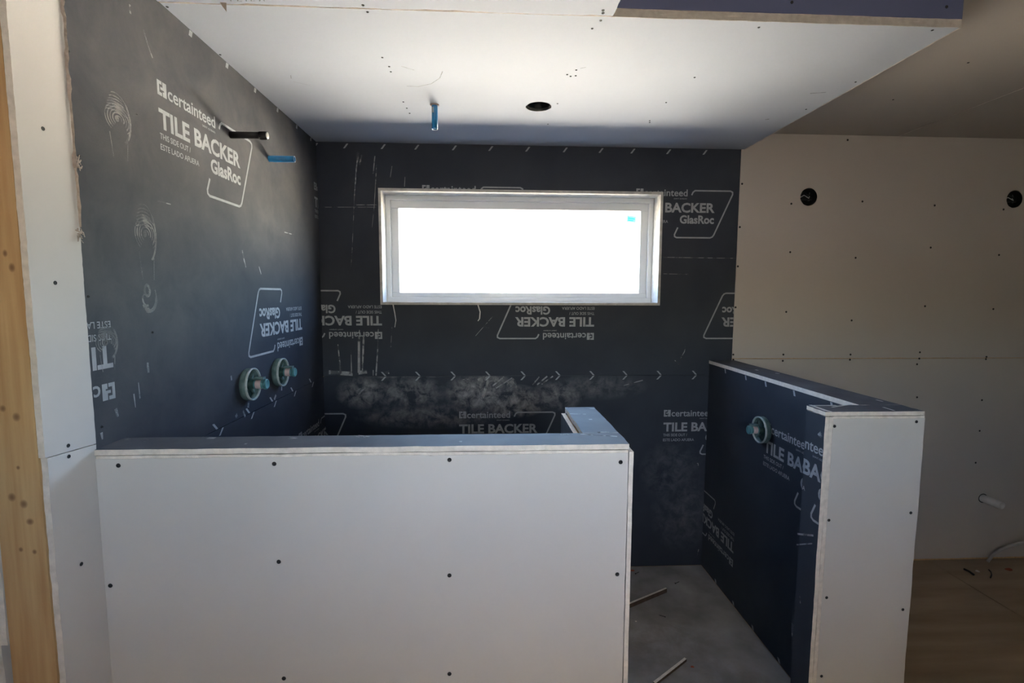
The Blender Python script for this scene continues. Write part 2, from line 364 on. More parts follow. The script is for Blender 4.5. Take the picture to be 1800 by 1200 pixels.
def lathe(name, prof, mat_, parent, c, axis, n=24, smooth=True, cap=True):
    """profile [(radius, along)] turned about an axis through c"""
    ax = Vector(axis).normalized(); a = ax.orthogonal().normalized(); b = ax.cross(a); c = Vector(c); V, F = [], []
    for r, h in prof:
        for i in range(n): q = 2*math.pi*i/n; V.append(c+ax*h+(a*math.cos(q)+b*math.sin(q))*r)
    for k in range(len(prof)-1):
        for i in range(n): p = k*n; F.append((p+i, p+(i+1) % n, p+n+(i+1) % n, p+n+i))
    if cap: F.append(tuple(range(n))[::-1]); F.append(tuple(range((len(prof)-1)*n, len(prof)*n)))
    o = obj(name, V, F, mat_, parent); sm = [len(f) == 4 and smooth for f in F]; o.data.polygons.foreach_set('use_smooth', sm); return o
def tube(name, pts, r, mat_, parent, n=12):
    pts = [Vector(p) for p in pts]; V, F = [], []
    for i, p in enumerate(pts):
        d = (pts[min(i+1, len(pts)-1)]-pts[max(i-1, 0)]).normalized(); a = d.cross(Vector((0.3, 0.1, 1))).normalized(); b = d.cross(a)
        for k in range(n): q = 2*math.pi*k/n; V.append(p+(a*math.cos(q)+b*math.sin(q))*r)
    for i in range(len(pts)-1):
        for k in range(n): F.append((i*n+k, i*n+(k+1) % n, (i+1)*n+(k+1) % n, (i+1)*n+k))
    F.append(tuple(range(n))); F.append(tuple(range((len(pts)-1)*n, len(pts)*n)))
    return obj(name, V, F, mat_, parent, smooth=True)

PR = 1/319.0      # size of one unit of the maker's print, in metres
B, L, R, C = BACK(), LEFT(), RIGHT(), CEIL()

# ------------------------------------------------------------------ back wall
BOXES = [plane(1421.5, 346, 1, D), plane(1783, 350, 1, D)]
boxholes = [circle(p.x, p.z, 0.049, 28, 0.0012) for p in BOXES]
wall_back = board('wall_back', BACK(D+T), rect(RX0, -0.02, RX1, 2.6), DO-D-T, ('pine', 'pine'), None,
    [rect(WX0-.005, WZ0-.005, WX1+.005, WZ1+.005)] + [circle(p.x, p.z, 0.058, 20) for p in BOXES])
tag(wall_back, 'framed back wall of the shower carrying charcoal backer boards and drywall', 'wall', kind='structure')
up = board('tile_backer_board', B, rect(XL, ZT+.001, XB-.001, ZS), T, ('backer', 'backer'), wall_back, [rect(WX0, WZ0, WX1, WZ1)])
low = board('tile_backer_board', B, rect(XL, 0.006, XB-.001, ZT-.001), T, ('backer_low', 'backer'), wall_back)
cu1, cl1 = (XL, ZT, XB, ZS), (XL, 0.0, XB, ZT)
u, v = px(B, 742, 325); marking(B, u, v, PR, False, up, (XL, WZ1+.002, XB, ZS))
u, v = px(B, 1288, 336); u -= 169.6*PR; v += 2.3*PR
marking(B, u, v, PR, False, up, (WX1+.002, ZT, XB, ZS)); marking(B, u, v, PR, False, up, (XL, WZ1+.002, WX1+.002, ZS))
u, v = px(B, 1043.75, 597); marking(B, u, v, PR, True, up, (XL, ZT, XB, WZ0-.002)); marking(B, u+1.1506, v, PR, True, up, (WX1+.002, ZT, XB, ZS))
u, v = px(B, 672, 595.5); marking(B, u, v, PR, True, up, (XL, ZT, WX0-.002, ZS)); marking(B, u, v, PR, True, up, (WX0-.002, ZT, XB, WZ0-.002))
u, v = px(B, 807, 723); 
for k in (-1, 0, 1): marking(B, u+1.1496*k, v, PR, False, low, cl1)
ticks(B, [(px(B, x, 262)[0], ZS-.031) for x in (550, 603, 669, 728, 794, 858, 923, 989, 1052, 1108, 1171, 1235)], up, .018, .024, .010)
ch = [px(B, x, 659)[0] for x in (676, 736, 798, 859, 921, 982, 1042, 1100, 1160, 1222)]
ticks(B, [(c_, ZT+.002) for c_ in ch], up, -.020, .022, .010); ticks(B, [(c_-.020, ZT-.024) for c_ in ch], low, .020, .022, .010)
def pl(face, *pts): return [px(face, *p) for p in pts]
strip_mesh('chalk_scratch', B, [(pl(B, (630, 268), (626, 300), (623, 345), (619, 440), (617, 470)), [.010, .005, .003, .002, .001]), (pl(B, (636, 272), (632, 290)), .008),
    (pl(B, (659, 274), (656, 305)), .005), (pl(B, (662, 290), (658, 360), (654, 400)), [.004, .003, .001]), (pl(B, (689, 292), (686, 312)), .003), (pl(B, (712, 310), (711, 328)), .003),
    (pl(B, (632, 578), (631, 600), (631, 655)), [.004, .012, .014]), (pl(B, (639, 580), (639, 600), (637, 652)), [.003, .010, .006]), (pl(B, (617, 613), (618, 658)), [.001, .007]),
    (pl(B, (665, 575), (664, 610), (661, 660)), [.003, .006, .008]), (pl(B, (656, 650), (656, 660)), .004), (pl(B, (594, 605), (599, 655)), [.004, .010]), (pl(B, (689, 575), (687, 610)), .002),
    (pl(B, (578, 654), (620, 657)), .022), (pl(B, (630, 655), (645, 653)), .02), (pl(B, (676, 655), (684, 654)), [.012, .018]),
    (pl(B, (565, 364), (660, 364)), .002), (pl(B, (625, 360), (664, 360)), .003), (pl(B, (1166, 452), (1296, 454)), .003), (pl(B, (1166, 481), (1210, 482)), .002), (pl(B, (860, 576), (850, 574)), .002),
    (pl(B, (836, 590), (866, 556)), .0025), (pl(B, (1205, 608), (1203, 618), (1196, 630)), [.002, .005, .003]), (pl(B, (1186, 633), (1195, 641)), .004)], 'scratch', up)
strip_mesh('chalk_scratch', B, [(pl(B, (858, 668), (848, 700)), [.012, .018]), (pl(B, (936, 676), (948, 662)), .007), (pl(B, (944, 676), (962, 661)), .008), (pl(B, (952, 675), (972, 661)), .007), (pl(B, (866, 678), (886, 662)), .008), (pl(B, (872, 682), (900, 664)), .006),
    (pl(B, (814, 668), (836, 662)), .010), (pl(B, (840, 668), (856, 662)), .014), (pl(B, (1090, 679), (1130, 668)), [.002, .006]), (pl(B, (1220, 814), (1227, 814), (1228, 822)), .005), (pl(B, (1228, 965), (1226, 976)), .005), (pl(B, (628, 690), (642, 680)), [.03, .012])], 'scratch', low)
boot(B, *px(B, 898, 690), .17, .06, low, heel=False)
strip_mesh('caulk_drip', B, [(pl(B, (691, 535), (694, 550), (696, 563), (694, 575)), [.006, .005, .004, .003]), (pl(B, (840, 535), (844, 548), (843, 560), (840, 564)), [.006, .006, .006, .004])], 'caulk', up, .0015)
# drywall on the right of the shower
ZD = 1.2155
dw1 = board('drywall_sheet', B, rect(XB, ZD+.003, 3.9, ZC), T, ('paper_warm', 'gypsum'), wall_back, boxholes, .0008, (1, 2), proud=.002)
dw2 = board('drywall_sheet', B, rect(XB, 0.012, 3.9, ZD-.002), T, ('paper_warm', 'gypsum'), wall_back, [], .0008, (1, 2), proud=.002)
BP = BACK(D-.002)
screws(BP, [(1304.5, 323), (1300.5, 399), (1297, 468), (1293, 540), (1289, 623), (1490, 246), (1391, 358), (1516, 354), (1643, 361), (1764, 368), (1389, 443), (1504, 453), (1636, 435), (1756, 448),
    (1382, 548), (1497, 563), (1626, 538), (1746, 543), (1377, 623), (1495, 623), (1617, 619), (1734, 627)], dw1, .0055)
screws(BP, [(1289, 632), (1376, 634), (1494, 632), (1616, 630), (1733, 631), (1612, 640), (1612, 698), (1726, 703), (1722, 757), (1715, 813)], dw2, .0055)

# ------------------------------------------------------------------ window
win = empty('window_1', ((WX0+WX1)/2, D, WZ0)); tag(win, 'wide white vinyl window above the shower with bright daylight behind it', 'window', kind='structure')
def wbox(name, x0, x1, y0, y1, z0, z1, m_, par=None):
    o = box(name, x0, x1, y0, y1, z0, z1, m_, par or win); o.matrix_parent_inverse = (par or win).matrix_world.inverted() if par else Matrix.Translation(-win.location); return o
e, yr = .014, D+.105      # lining boards end flush, a touch proud of the backer
wbox('lining_board', WX0, WX1, D-.006, yr+.06, WZ1-e, WZ1, 'reveal'); wbox('lining_board', WX0, WX1, D-.006, yr+.06, WZ0, WZ0+e, 'reveal')
wbox('lining_board', WX0, WX0+e, D-.006, yr+.06, WZ0+e, WZ1-e, 'reveal'); wbox('lining_board', WX1-e, WX1, D-.006, yr+.06, WZ0+e, WZ1-e, 'reveal')
a0, a1, b0, b1 = WX0+e, WX1-e, WZ0+e, WZ1-e
def ring(name, inset0, w, y0, y1, m_):
    p = empty(name, (0, 0, 0)); p.parent = win; p.matrix_parent_inverse = Matrix.Translation(-win.location)
    x0, x1, z0, z1 = a0+inset0, a1-inset0, b0+inset0, b1-inset0
    for nm, q in (('head_rail', (x0, x1, z1-w, z1)), ('bottom_rail', (x0, x1, z0, z0+w*(.62 if w > .03 else 1))), ('side_rail', (x0, x0+w, z0+w*(.62 if w > .03 else 1), z1-w)), ('side_rail', (x1-w, x1, z0+w*(.62 if w > .03 else 1), z1-w))):
        o = box(nm, q[0], q[1], y0, y1, q[2], q[3], m_, p)
        bv = o.modifiers.new('bevel', 'BEVEL'); bv.width = .002; bv.segments = 2
ring('window_frame', 0, .026, yr, yr+.07, 'vinyl'); ring('window_sash', .026, .042, yr+.016, yr+.055, 'vinyl')
wbox('pane', a0+.066, a1-.066, yr+.034, yr+.038, b0+.050, b1-.066, 'pane')
sx, sz = plane(1110, 385, 1, yr+.033).x, plane(1110, 385, 1, yr+.033).z
FS = BACK(yr+.0335)
def rot(pts, a): return [(sx+x*math.cos(a)-z*math.sin(a), sz+x*math.sin(a)+z*math.cos(a)) for x, z in pts]
st = board('sticker', FS, rot(rect(-.026, -.018, .026, .018), -.12), .0006, ('sticker', 'sticker'), win, proud=.0006); st.matrix_parent_inverse = Matrix.Translation(-win.location)
si = strip_mesh('sticker_print', FS, [(rot([(-.020, .003), (.018, .003)], -.12), .007), (rot([(-.018, -.008), (.012, -.008)], -.12), .006)], 'sticker_ink', win, .0012); si.matrix_parent_inverse = Matrix.Translation(-win.location)

# ------------------------------------------------------------------ left wall
wall_left = box('wall_left', XL-T-.089, XL-T, YST+.04, D, -.02, 2.6, 'pine'); tag(wall_left, 'left shower wall of charcoal backer board ending in a bare pine stud', 'wall', kind='structure')
lu = board('tile_backer_board', L, rect(YLE, ZT+.001, D, ZS), T, ('backer_left', 'backer'), wall_left)
ll = board('tile_backer_board', L, rect(YLE, 0.006, D, ZT-.001), T, ('backer_left', 'backer'), wall_left)
box('stud', XL-T-.088, XL-T, YST+.001, YST+.04, 0.002, 2.5, 'pine', wall_left)
zj0, zj1 = px(L, 77, 806)[1], px(L, 165, 781)[1]
yy = YLE-.001
ds1 = board('drywall_strip', L, [(YST, zj0+.001), (yy, zj1+.001), (yy, 2.6), (YST, 2.6)], T, ('paper', 'gypsum'), wall_left, [], .0005, (0, 2), .008, .002)
ds2 = board('drywall_strip', L, [(YST+.004, .01), (yy, .01), (yy, zj1-.001), (YST+.004, zj0-.001)], T, ('paper', 'gypsum'), wall_left, [], .0009, (0, 2), .012, .002)
LS = LEFT(XL+.002)
screws(LS, [(97, 497), (120, 783)], ds1, .0042); screws(LS, [(121, 802), (143, 991)], ds2, .0042); screws(LS, [(75.5, 226)], ds1, .004)
# torn paper along the strip
V, F = [], []
for i in range(46):
    y_ = i*9.0 - 6; x_ = 108 + y_*0.079
    w_ = random.uniform(.6, 1.6) + (3 if 0 < y_ < 30 or 85 < y_ < 180 else 0)*random.uniform(.6, 1) + (5 if 265 < y_ < 300 or 402 < y_ < 425 else 0)*random.uniform(.4, 1)
    for dx, lift in ((-w_*.9, .001), (-w_*.2, .0045+random.uniform(0, .003)), (w_*.35, .0015)):
        u_, v_ = px(LS, x_+dx+random.uniform(-.6, .6), y_); V.append(LS(u_, v_, lift))
for i in range(45):
    for k in range(2): a = i*3+k; F.append((a, a+1, a+4, a+3))
obj('torn_paper_edge', V, F, 'tear', wall_left)
for cx, cy in ((134, 288), (137, 414)):
    P = []
    for i in range(26): uu, vv = px(LS, cx+random.uniform(-6, 5), cy+random.uniform(-16, 14)); P.append((uu, vv))
    V2, F2 = [], []
    for i in range(24):
        p_, q_ = Vector(P[i]), Vector(P[i+1]); q_ = p_+(q_-p_)*.55; k = len(V2); nn = Vector((-(q_-p_).y, (q_-p_).x)).normalized()*.0014
        h1, h2 = random.uniform(.001, .009), random.uniform(.001, .009)
        V2 += [LS(*(p_+nn), h1), LS(*(p_-nn), h1), LS(*(q_-nn), h2), LS(*(q_+nn), h2)]; F2.append((k, k+1, k+2, k+3))
    o = obj('paper_fibre_tuft', V2, F2, 'tear', wall_left); o['kind'] = 'stuff'
# the sheet on the far side of the stud, broken near the floor
bx = XL-T-.089
fs = BACK(YST+.012)
q1 = px(fs, 13, 1126)[1]
board('far_side_drywall', LEFT(bx), rect(YST-.002, q1, YST+.2, 2.5), T*1.3, ('paper', 'gypsum'), wall_left, [], .0012, (0, 1, 2))
board('far_side_drywall', LEFT(bx-.013), rect(YST-.002, .01, YST+.2, q1+.004), T*1.3, ('paper', 'gypsum'), wall_left, [], .0015, (0, 1, 2))
u, v = px(L, 275, 138); marking(L, u, v, PR*1.02, False, lu, (YLE, ZT, D, ZS)); marking(L, 2.667, 2.1415, PR, False, lu, (YLE, ZT, D, ZS))
u, v = px(L, 532, 606); marking(L, u, v, PR*1.02, True, lu, (YLE, ZT, D, ZS))
u, v = px(L, 203, 699); marking(L, u, v, PR*1.02, True, lu, (YLE, ZT, D, ZS))
u, v = px(L, 525, 762); marking(L, u, v, PR, False, ll, (YLE, 0, D, ZT))
ticks(L, [(px(L, x, y)[0], ZS-.020) for x, y in ((331, 55), (396, 113), (446, 158), (486, 195), (520, 225), (545, 247))], lu, .006, .018, .016)
lt = [px(L, x, y)[0] for x, y in ((380, 757), (437, 728), (478, 708), (514, 690), (546, 675))]
ticks(L, [(c_, ZT+.002) for c_ in lt], lu, -.022, .022, .012); ticks(L, [(c_+.015, ZT-.024) for c_ in lt], ll, .022, .022, .010)
u0_, v0_ = px(L, 258, 372); u1_, v1_ = px(L, 258, 562); boot(L, (u0_+u1_)/2, (v0_+v1_)/2+.02, abs(v0_-v1_), .085, lu)
boot(L, *px(L, 208, 245), .22, .09, lu, heel=False); boot(L, *px(L, 188, 628), .16, .07, lu, heel=False)
strip_mesh('chalk_scratch', L, [(pl(L, (252, 52), (260, 80), (268, 102)), .004), (pl(L, (228, 8), (229, 24)), .006), (pl(L, (243, 672), (246, 700)), [.002, .005]), (pl(L, (235, 692), (238, 716)), [.005, .002]), (pl(L, (259, 637), (261, 655)), .008),
    (pl(L, (203, 718), (207, 732)), [.010, .006]), (pl(L, (277, 353), (300, 359)), .003), (pl(L, (425, 440), (432, 470)), [.010, .006]), (pl(L, (455, 468), (459, 482)), .006), (pl(L, (406, 660), (407, 668)), .008), (pl(L, (417, 728), (414, 733)), .012), (pl(L, (427, 722), (431, 732)), .010), (pl(L, (485, 694), (482, 702)), .012), (pl(L, (437, 708), (436, 716)), .012), (pl(L, (495, 678), (495, 686)), .010),
    (pl(L, (178, 760), (180, 772)), [.008, .004]), (pl(L, (500, 408), (515, 412)), .004)], 'scratch', lu)
screws(L, [(120, 90), (139, 274), (240, 201), (268, 584), (179, 750), (155, 521)], lu, .003)

# ------------------------------------------------------------------ ceilings
canc = plane(947, 187.5, 2, ZS); pipec = plane(764, 184, 2, ZS)
ceiling = box('ceiling', RX0, RX1, RY0, D, 2.52, 2.60, 'paper'); tag(ceiling, 'upper ceiling deck over the whole room', 'ceiling', kind='structure')
soff = empty('ceiling_soffit', (0, 0, 0)); tag(soff, 'low shower ceiling of pale lilac-grey board with a blue-faced front edge', 'ceiling', kind='structure')
cp = board('ceiling_panel', C, rect(XL, YF, XS, D), T, ('paper_ceil', 'gypsum'), soff, [circle(canc.x, canc.y, .054, 30, .0014), circle(pipec.x, pipec.y, .019, 14, .002)], .0016, (0, 2, 3), .02)
cp2 = board('ceiling_panel', C, [(RX0, RY0), (XN, RY0), (XN, YF-.008), (RX0, YF-.008)], T, ('paper_ceil', 'gypsum'), soff, [], .0018, (0, 3), .02, .002)
fc = board('soffit_face', BACK(YF-.002), rect(XN-.004, ZS+.0225, XS, 2.52), T, ('purple', 'gypsum'), soff, [], .0004, (1, 2, 3), .02)
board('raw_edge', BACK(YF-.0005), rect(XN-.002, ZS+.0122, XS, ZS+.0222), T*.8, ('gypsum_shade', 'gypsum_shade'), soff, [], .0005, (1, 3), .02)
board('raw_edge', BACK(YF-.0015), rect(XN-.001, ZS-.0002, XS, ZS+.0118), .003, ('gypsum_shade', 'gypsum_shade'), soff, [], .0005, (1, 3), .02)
strip_mesh('raw_edge', C, [([(XS-.003+random.uniform(-.0015, .0015), YF+i*(D-YF)/60) for i in range(61)], [random.uniform(.003, .0065) for i in range(61)])], 'gypsum', soff, .0006)
board('soffit_side', lambda u, v, d=0: Vector((XS-.001+d, u, v)), rect(YF, ZS+T, D, 2.52), T, ('paper', 'gypsum'), soff)
board('soffit_side', lambda u, v, d=0: Vector((XN-.001+d, u, v)), rect(RY0, ZS+T, YF-.02, 2.52), T, ('paper', 'gypsum'), soff)
cpr = board('ceiling_panel', CEIL(ZC), rect(XN+.02, RY0, 2.245, YF-T-.003), T, ('paper_warm', 'gypsum'), soff)
cpr2 = board('ceiling_panel', CEIL(ZC), rect(XS+.003, YF-T, 2.245, D), T, ('paper_warm', 'gypsum'), soff)
cpr3 = board('ceiling_panel', CEIL(ZC-.001), rect(2.247, RY0, RX1, D), T, ('paper_warm', 'gypsum'), soff)
screws(C, [(672, 101), (684, 117), (687, 126), (646, 21), (294, 12), (1056, 36), (1041, 50), (709, 179), (715, 190), (720, 199), (980, 182), (963, 218), (1171, 180), (1142, 212), (1142, 215), (1334, 48), (1639, 53), (1221, 136), (1504, 144), (1417, 192), (387, 96), (997, 131), (1003, 134), (1013, 123), (1012, 133)], cp, .0038)
screws(CEIL(ZS-.002), [(638, 9), (1060, 18), (1060, 23)], cp2, .0042)
screws(BACK(YF-.002), [(1392, 4), (1664, 12)], fc, .0045); screws(CEIL(ZC), [(1702, 110), (1570, 175)], cpr2, .004)
strip_mesh('pencil_mark', C, [(pl(C, (515, 143), (545, 150)), .001), (pl(C, (511, 132), (512, 138)), .002), (pl(C, (1020, 120), (1030, 118)), .003)], 'pencil', cp)
strip_mesh('scuff_mark', C, [(pl(C, (705, 116), (728, 123)), .003), (pl(C, (778, 125), (773, 137), (758, 147), (735, 152), (715, 151)), .003), (pl(C, (1424, 164), (1452, 162)), .006), (pl(C, (1345, 210), (1352, 209)), .008)], 'scratch', cp)
CL = CEIL(ZS-.002)
strip_mesh('pencil_writing', CL, [(pl(CL, (404, -6), (406, 2)), .003), (pl(CL, (418, -5), (418, 2), (425, 2)), .003), (pl(CL, (432, -6), (433, 2)), .003), (pl(CL, (440, -6), (442, 2), (448, 1)), .003), (pl(CL, (456, 2), (460, -6), (465, 2)), .003)], 'pencil', cp2)
tp = [px(CL, 386, 3), px(CL, 398, 4), px(CL, 398, 13)]
obj('paper_tear_flap', [CL(*tp[0], .001), CL(*tp[1], .001), CL(*tp[2], .012), CL((tp[0][0]+tp[2][0])/2, (tp[0][1]+tp[2][1])/2, .008)], [(0, 1, 2, 3)], 'tear', soff)

# ------------------------------------------------------------------ half wall in front (L-shaped)
wf = box('wall_front', XL+.001, XCL-.012, Y1+T, Y1B-T, 0.0, Z1-T-.001, 'pine'); tag(wf, 'grey L-shaped drywall half wall in front with a dusty charcoal cap', 'wall', kind='structure')
WF = BACK(Y1)
f1 = board('drywall_sheet', WF, rect(XL+.003, .01, X1-T, Z1-T-.0085), T, ('paper', 'gypsum'), wf, [], .0007, (0, 3), .02, .001)
board('raw_edge', WF, rect(XL+.004, Z1-T-.0095, X1-T, Z1-T-.002), T, ('gypsum', 'gypsum'), wf, [], .0005, (), .02)
screws(BACK(Y1-.001), [(208, 818), (482, 815), (790, 808), (1091, 812), (194, 1029), (490, 987), (790, 1011), (1085, 1009), (499, 1192), (790, 1184)], f1, .0050)
board('end_drywall', lambda u, v, d=0: Vector((X1+d, u, v)), rect(Y1-.002, .01, YSB, Z1-T-.006), T*.85, ('paper', 'gypsum'), wf, [], .0012, (0,), .025)
board('cap_board', TOP(Z1), [(XL+.002, Y1-.001), (XCL, Y1-.001), (XCL, Y1B), (XL+.002, Y1B)], T, ('backer_cap', 'gypsum'), wf, [], .0012, (3,), .02)
board('cap_board', TOP(Z1), rect(XSL, Y1B+.0015, XCL, YSB), T, ('backer_cap', 'gypsum'), wf, [], .0014, (), .02)
box('return_stud', XSL+.004, XCL-.012, Y1B, YSB-.014, 0.0, Z1-T-.001, 'pine', wf)
board('return_backer', lambda u, v, d=0: Vector((XSL-.014-d, -u, v)), rect(-YSB+.01, .006, -Y1B-.001, Z1-T-.004), T, ('backer_cap', 'gypsum'), wf, [], .001, (), .03)
board('inside_backer', lambda u, v, d=0: Vector((-u, Y1B+d, v)), rect(-XSL+.016, .006, -XL-.002, Z1-T-.002), T, ('backer', 'gypsum'), wf)
board('return_end_backer', lambda u, v, d=0: Vector((-u, YSB-.001+d, v)), rect(-XCL+.014, .006, -XSL, Z1-T-.002), T, ('backer', 'gypsum'), wf)
CT = TOP(Z1)
strip_mesh('dust_smear', CT, [(pl(CT, (998, 717), (1045, 718)), .012), (pl(CT, (1000, 727), (1030, 728)), .006), (pl(CT, (1035, 737), (1041, 737)), .010), (pl(CT, (1050, 760), (1070, 759)), .010), (pl(CT, (1020, 763), (1085, 767)), .008), (pl(CT, (360, 770), (378, 770)), .014), (pl(CT, (505, 769), (520, 771)), .014), (pl(CT, (628, 766), (648, 768)), .014), (pl(CT, (806, 776), (812, 776)), .010), (pl(CT, (248, 777), (258, 773)), .010), (pl(CT, (222, 772), (230, 772)), .014), (pl(CT, (430, 780), (434, 780)), .008), (pl(CT, (985, 764), (1000, 763)), .010)], 'scratch', wf)

# ------------------------------------------------------------------ half wall on the right with its end post
wr = box('wall_right', XPI+T, XPR-T, YP+.02, D, 0.0, Z2-T-.006, 'pine'); tag(wr, 'half wall right of the shower with a drywall end post and charcoal sides', 'wall', kind='structure')
ri = board('tile_backer_board', R, rect(-D, .006, -YPB-.001, Z2-T-.006), T, ('backer', 'gypsum'), wr)
board('outer_drywall', lambda u, v, d=0: Vector((XPR+d, u, v)), rect(YP+.002, .012, D, Z2-T-.002), T, ('paper_warm', 'gypsum'), wr)
board('cap_board', TOP(Z2), rect(XPI-.003, YPB+.001, XPR, D), T+.005, ('backer_cap', 'gypsum'), wr, [], .0008, (2,), .03)
board('cap_board', TOP(Z2), rect(XPL-.001, YP-.001, XPR, YPB-.0005), T, ('backer_cap', 'gypsum'), wr, [], .0022, (0,), .015)
PB = BACK(YP)
pf = board('post_drywall', PB, rect(XPL+.0262, .01, XPR+.003, Z2-T-.0095), T, ('paper', 'gypsum'), wr, [], .0009, (0,), .02, .001)
board('raw_edge', PB, rect(XPL+.0142, .01, XPL+.0262, Z2-T-.004), T, ('gypsum', 'gypsum'), wr, [], .0007, (0,), .02)
board('raw_edge', PB, rect(XPL+.0262, Z2-T-.0105, XPR+.001, Z2-T-.002), T, ('gypsum', 'gypsum'), wr, [], .0005, (), .02)
screws(BACK(YP-.001), [(1467, 749), (1611, 741), (1457, 914), (1601, 901), (1453, 1050), (1587, 1071), (1444, 1188)], pf, .0048)
box('post_core', XPL+.014, XPI+.01, YP+T, YPB-T, 0, Z2-T-.001, 'pine', wr)
rs = board('post_side_backer', RIGHT(XPL), rect(-YPB, .006, -YP+.0005, Z2-T-.003), T, ('backer', 'gypsum'), wr, [], .0010, (0,), .025)
board('post_back_backer', lambda u, v, d=0: Vector((-u, YPB-.001+d, v)), rect(-XPI+T, .006, -XPL-.013, Z2-T-.003), T, ('backer', 'gypsum'), wr)
u, v = px(R, 1344, 771); marking(R, u, v+23*PR*1.1, PR*1.1, False, ri, (-D, 0, -YPB, Z2-T)); u, v = px(R, 1288, 997); marking(R, u, v, PR, True, ri, (-D, 0, -YPB, Z2-T))
RP = RIGHT(XPL); u, v = px(RP, 1418, 807); marking(RP, u+.004-58*PR, v+23*PR, PR, False, rs, (-YPB, 0, -YP, Z2-T-.003))
ticks(R, [(px(R, x, y)[0], Z2-T-.030) for x, y in ((1275, 646), (1311, 657), (1346, 668), (1396, 684), (1462, 704))], ri, -.008, .022, .012)
ticks(R, [(px(R, x, y)[0], .008) for x, y in ((1257, 1027), (1288, 1068), (1322, 1108), (1368, 1162))], ri, -.008, .018, .016)
strip_mesh('chalk_scratch', RP, [(pl(RP, (1402, 938), (1430, 941)), .006), (pl(RP, (1400, 957), (1428, 955)), .004), (pl(RP, (1394, 1096), (1392, 1118)), [.016, .006]), (pl(RP, (1406, 1048), (1407, 1060)), .004), (pl(RP, (1440, 760), (1444, 768)), [.02, .012]), (pl(RP, (1412, 826), (1414, 822)), .01)], 'scratch', rs)
CR = TOP(Z2)
strip_mesh('plaster_smear', CR, [(pl(CR, (1424, 712), (1452, 722), (1462, 724)), [.012, .014, .010]), (pl(CR, (1430, 713), (1470, 713)), .010), (pl(CR, (1462, 716), (1497, 711)), .008), (pl(CR, (1552, 716), (1572, 722)), .008), (pl(CR, (1540, 703), (1552, 706)), .008), (pl(CR, (1328, 650), (1332, 651)), .012), (pl(CR, (1363, 656), (1370, 657)), .010)], 'caulk', wr, .0012)

# ------------------------------------------------------------------ floor
floor = box('floor', RX0, RX1, RY0, DO, -.12, -.001, 'ply'); tag(floor, 'dusty brown plywood floor of the unfinished room', 'floor', kind='structure')
box('shower_subfloor', XL, XPI-.001, Y1B+.013, D, -.001, .003, 'floor_grey', floor)
for i, (x0, x1, y0, y1) in enumerate(((XPR+.004, 2.62, 1.52, D), (2.624, RX1, 1.52, D), (XPR+.004, 2.1, RY0, 1.516), (2.104, RX1, RY0, 1.516))): box('floor_sheet', x0, x1, y0, y1, -.001, .002, 'ply', floor)
bp_ = box('bottom_plate', XPR+.004, RX1, D+.001, D+T, .002, .02, 'pine', wall_back)

# ------------------------------------------------------------------ rest of the room behind the camera
rear = board('wall_rear', lambda u, v, d=0: Vector((-u, RY0+d, v)), rect(-RX1, 0, -RX0, 2.52), .15, ('paper', 'gypsum'), None, [rect(-REAR_FILL[2], REAR_FILL[1], -REAR_FILL[0], REAR_FILL[3])]); tag(rear, 'rear wall of the room behind the photographer with an opening added to light the half walls', 'wall', kind='structure')  # opening added for fill light on surfaces facing the camera
wl2 = box('wall_outer_left', RX0-.12, RX0, RY0-.15, DO, 0, 2.52, 'paper'); tag(wl2, 'outer wall far to the left of the room', 'wall', kind='structure')
wr2 = box('wall_outer_right', RX1, RX1+.12, RY0-.15, DO, 0, 2.52, 'paper_warm'); tag(wr2, 'outer wall far to the right of the room', 'wall', kind='structure')
roof = box('roof', RX0-.3, RX1+.3, RY0-2.4, DO+.02, 2.602, 2.95, 'siding'); tag(roof, 'flat roof deck above the ceiling, with an added rear overhang that blocks the sun', 'roof', kind='structure')  # rear overhang added to keep direct sun out of the rear opening

# ------------------------------------------------------------------ outside
ground = box('ground', -80, 80, -60, 120, -.6, -.45, 'dirt'); tag(ground, 'bare dry dirt lot around the house', 'ground', kind='structure')
bounce_near = box('bounce_strip', -0.5, 1.2, 5.75, 8.6, -.45, -.425, 'bounce_near'); tag(bounce_near, 'added pale concrete strip outside that bounces sun onto the middle of the ceiling', 'bounce_strip', kind='structure')  # added reflector, narrow so the ceiling is brightest in the middle
bounce_far = box('bounce_slab', -2.0, 9.0, 8.6, 40, -.45, -.425, 'concrete'); tag(bounce_far, 'added pale concrete slab outside that bounces sun in through the window', 'bounce_slab', kind='structure')  # added reflector, width limited to shape light on ceiling and left wall
dark_strip = box('added_dark_strip', RX0-6, RX1+6, DO, 5.75, -.45, -.43, 'dark_strip'); tag(dark_strip, 'added dark ground strip along the house that dims the ceiling near the window', 'dark_strip', kind='structure')  # added dark ground, keeps the ceiling dim beside the window wall
fnd = box('foundation', RX0-.12, RX1+.12, RY0-.15, DO, -.45, -.12, 'siding'); tag(fnd, 'concrete footing under the room', 'foundation', kind='structure')

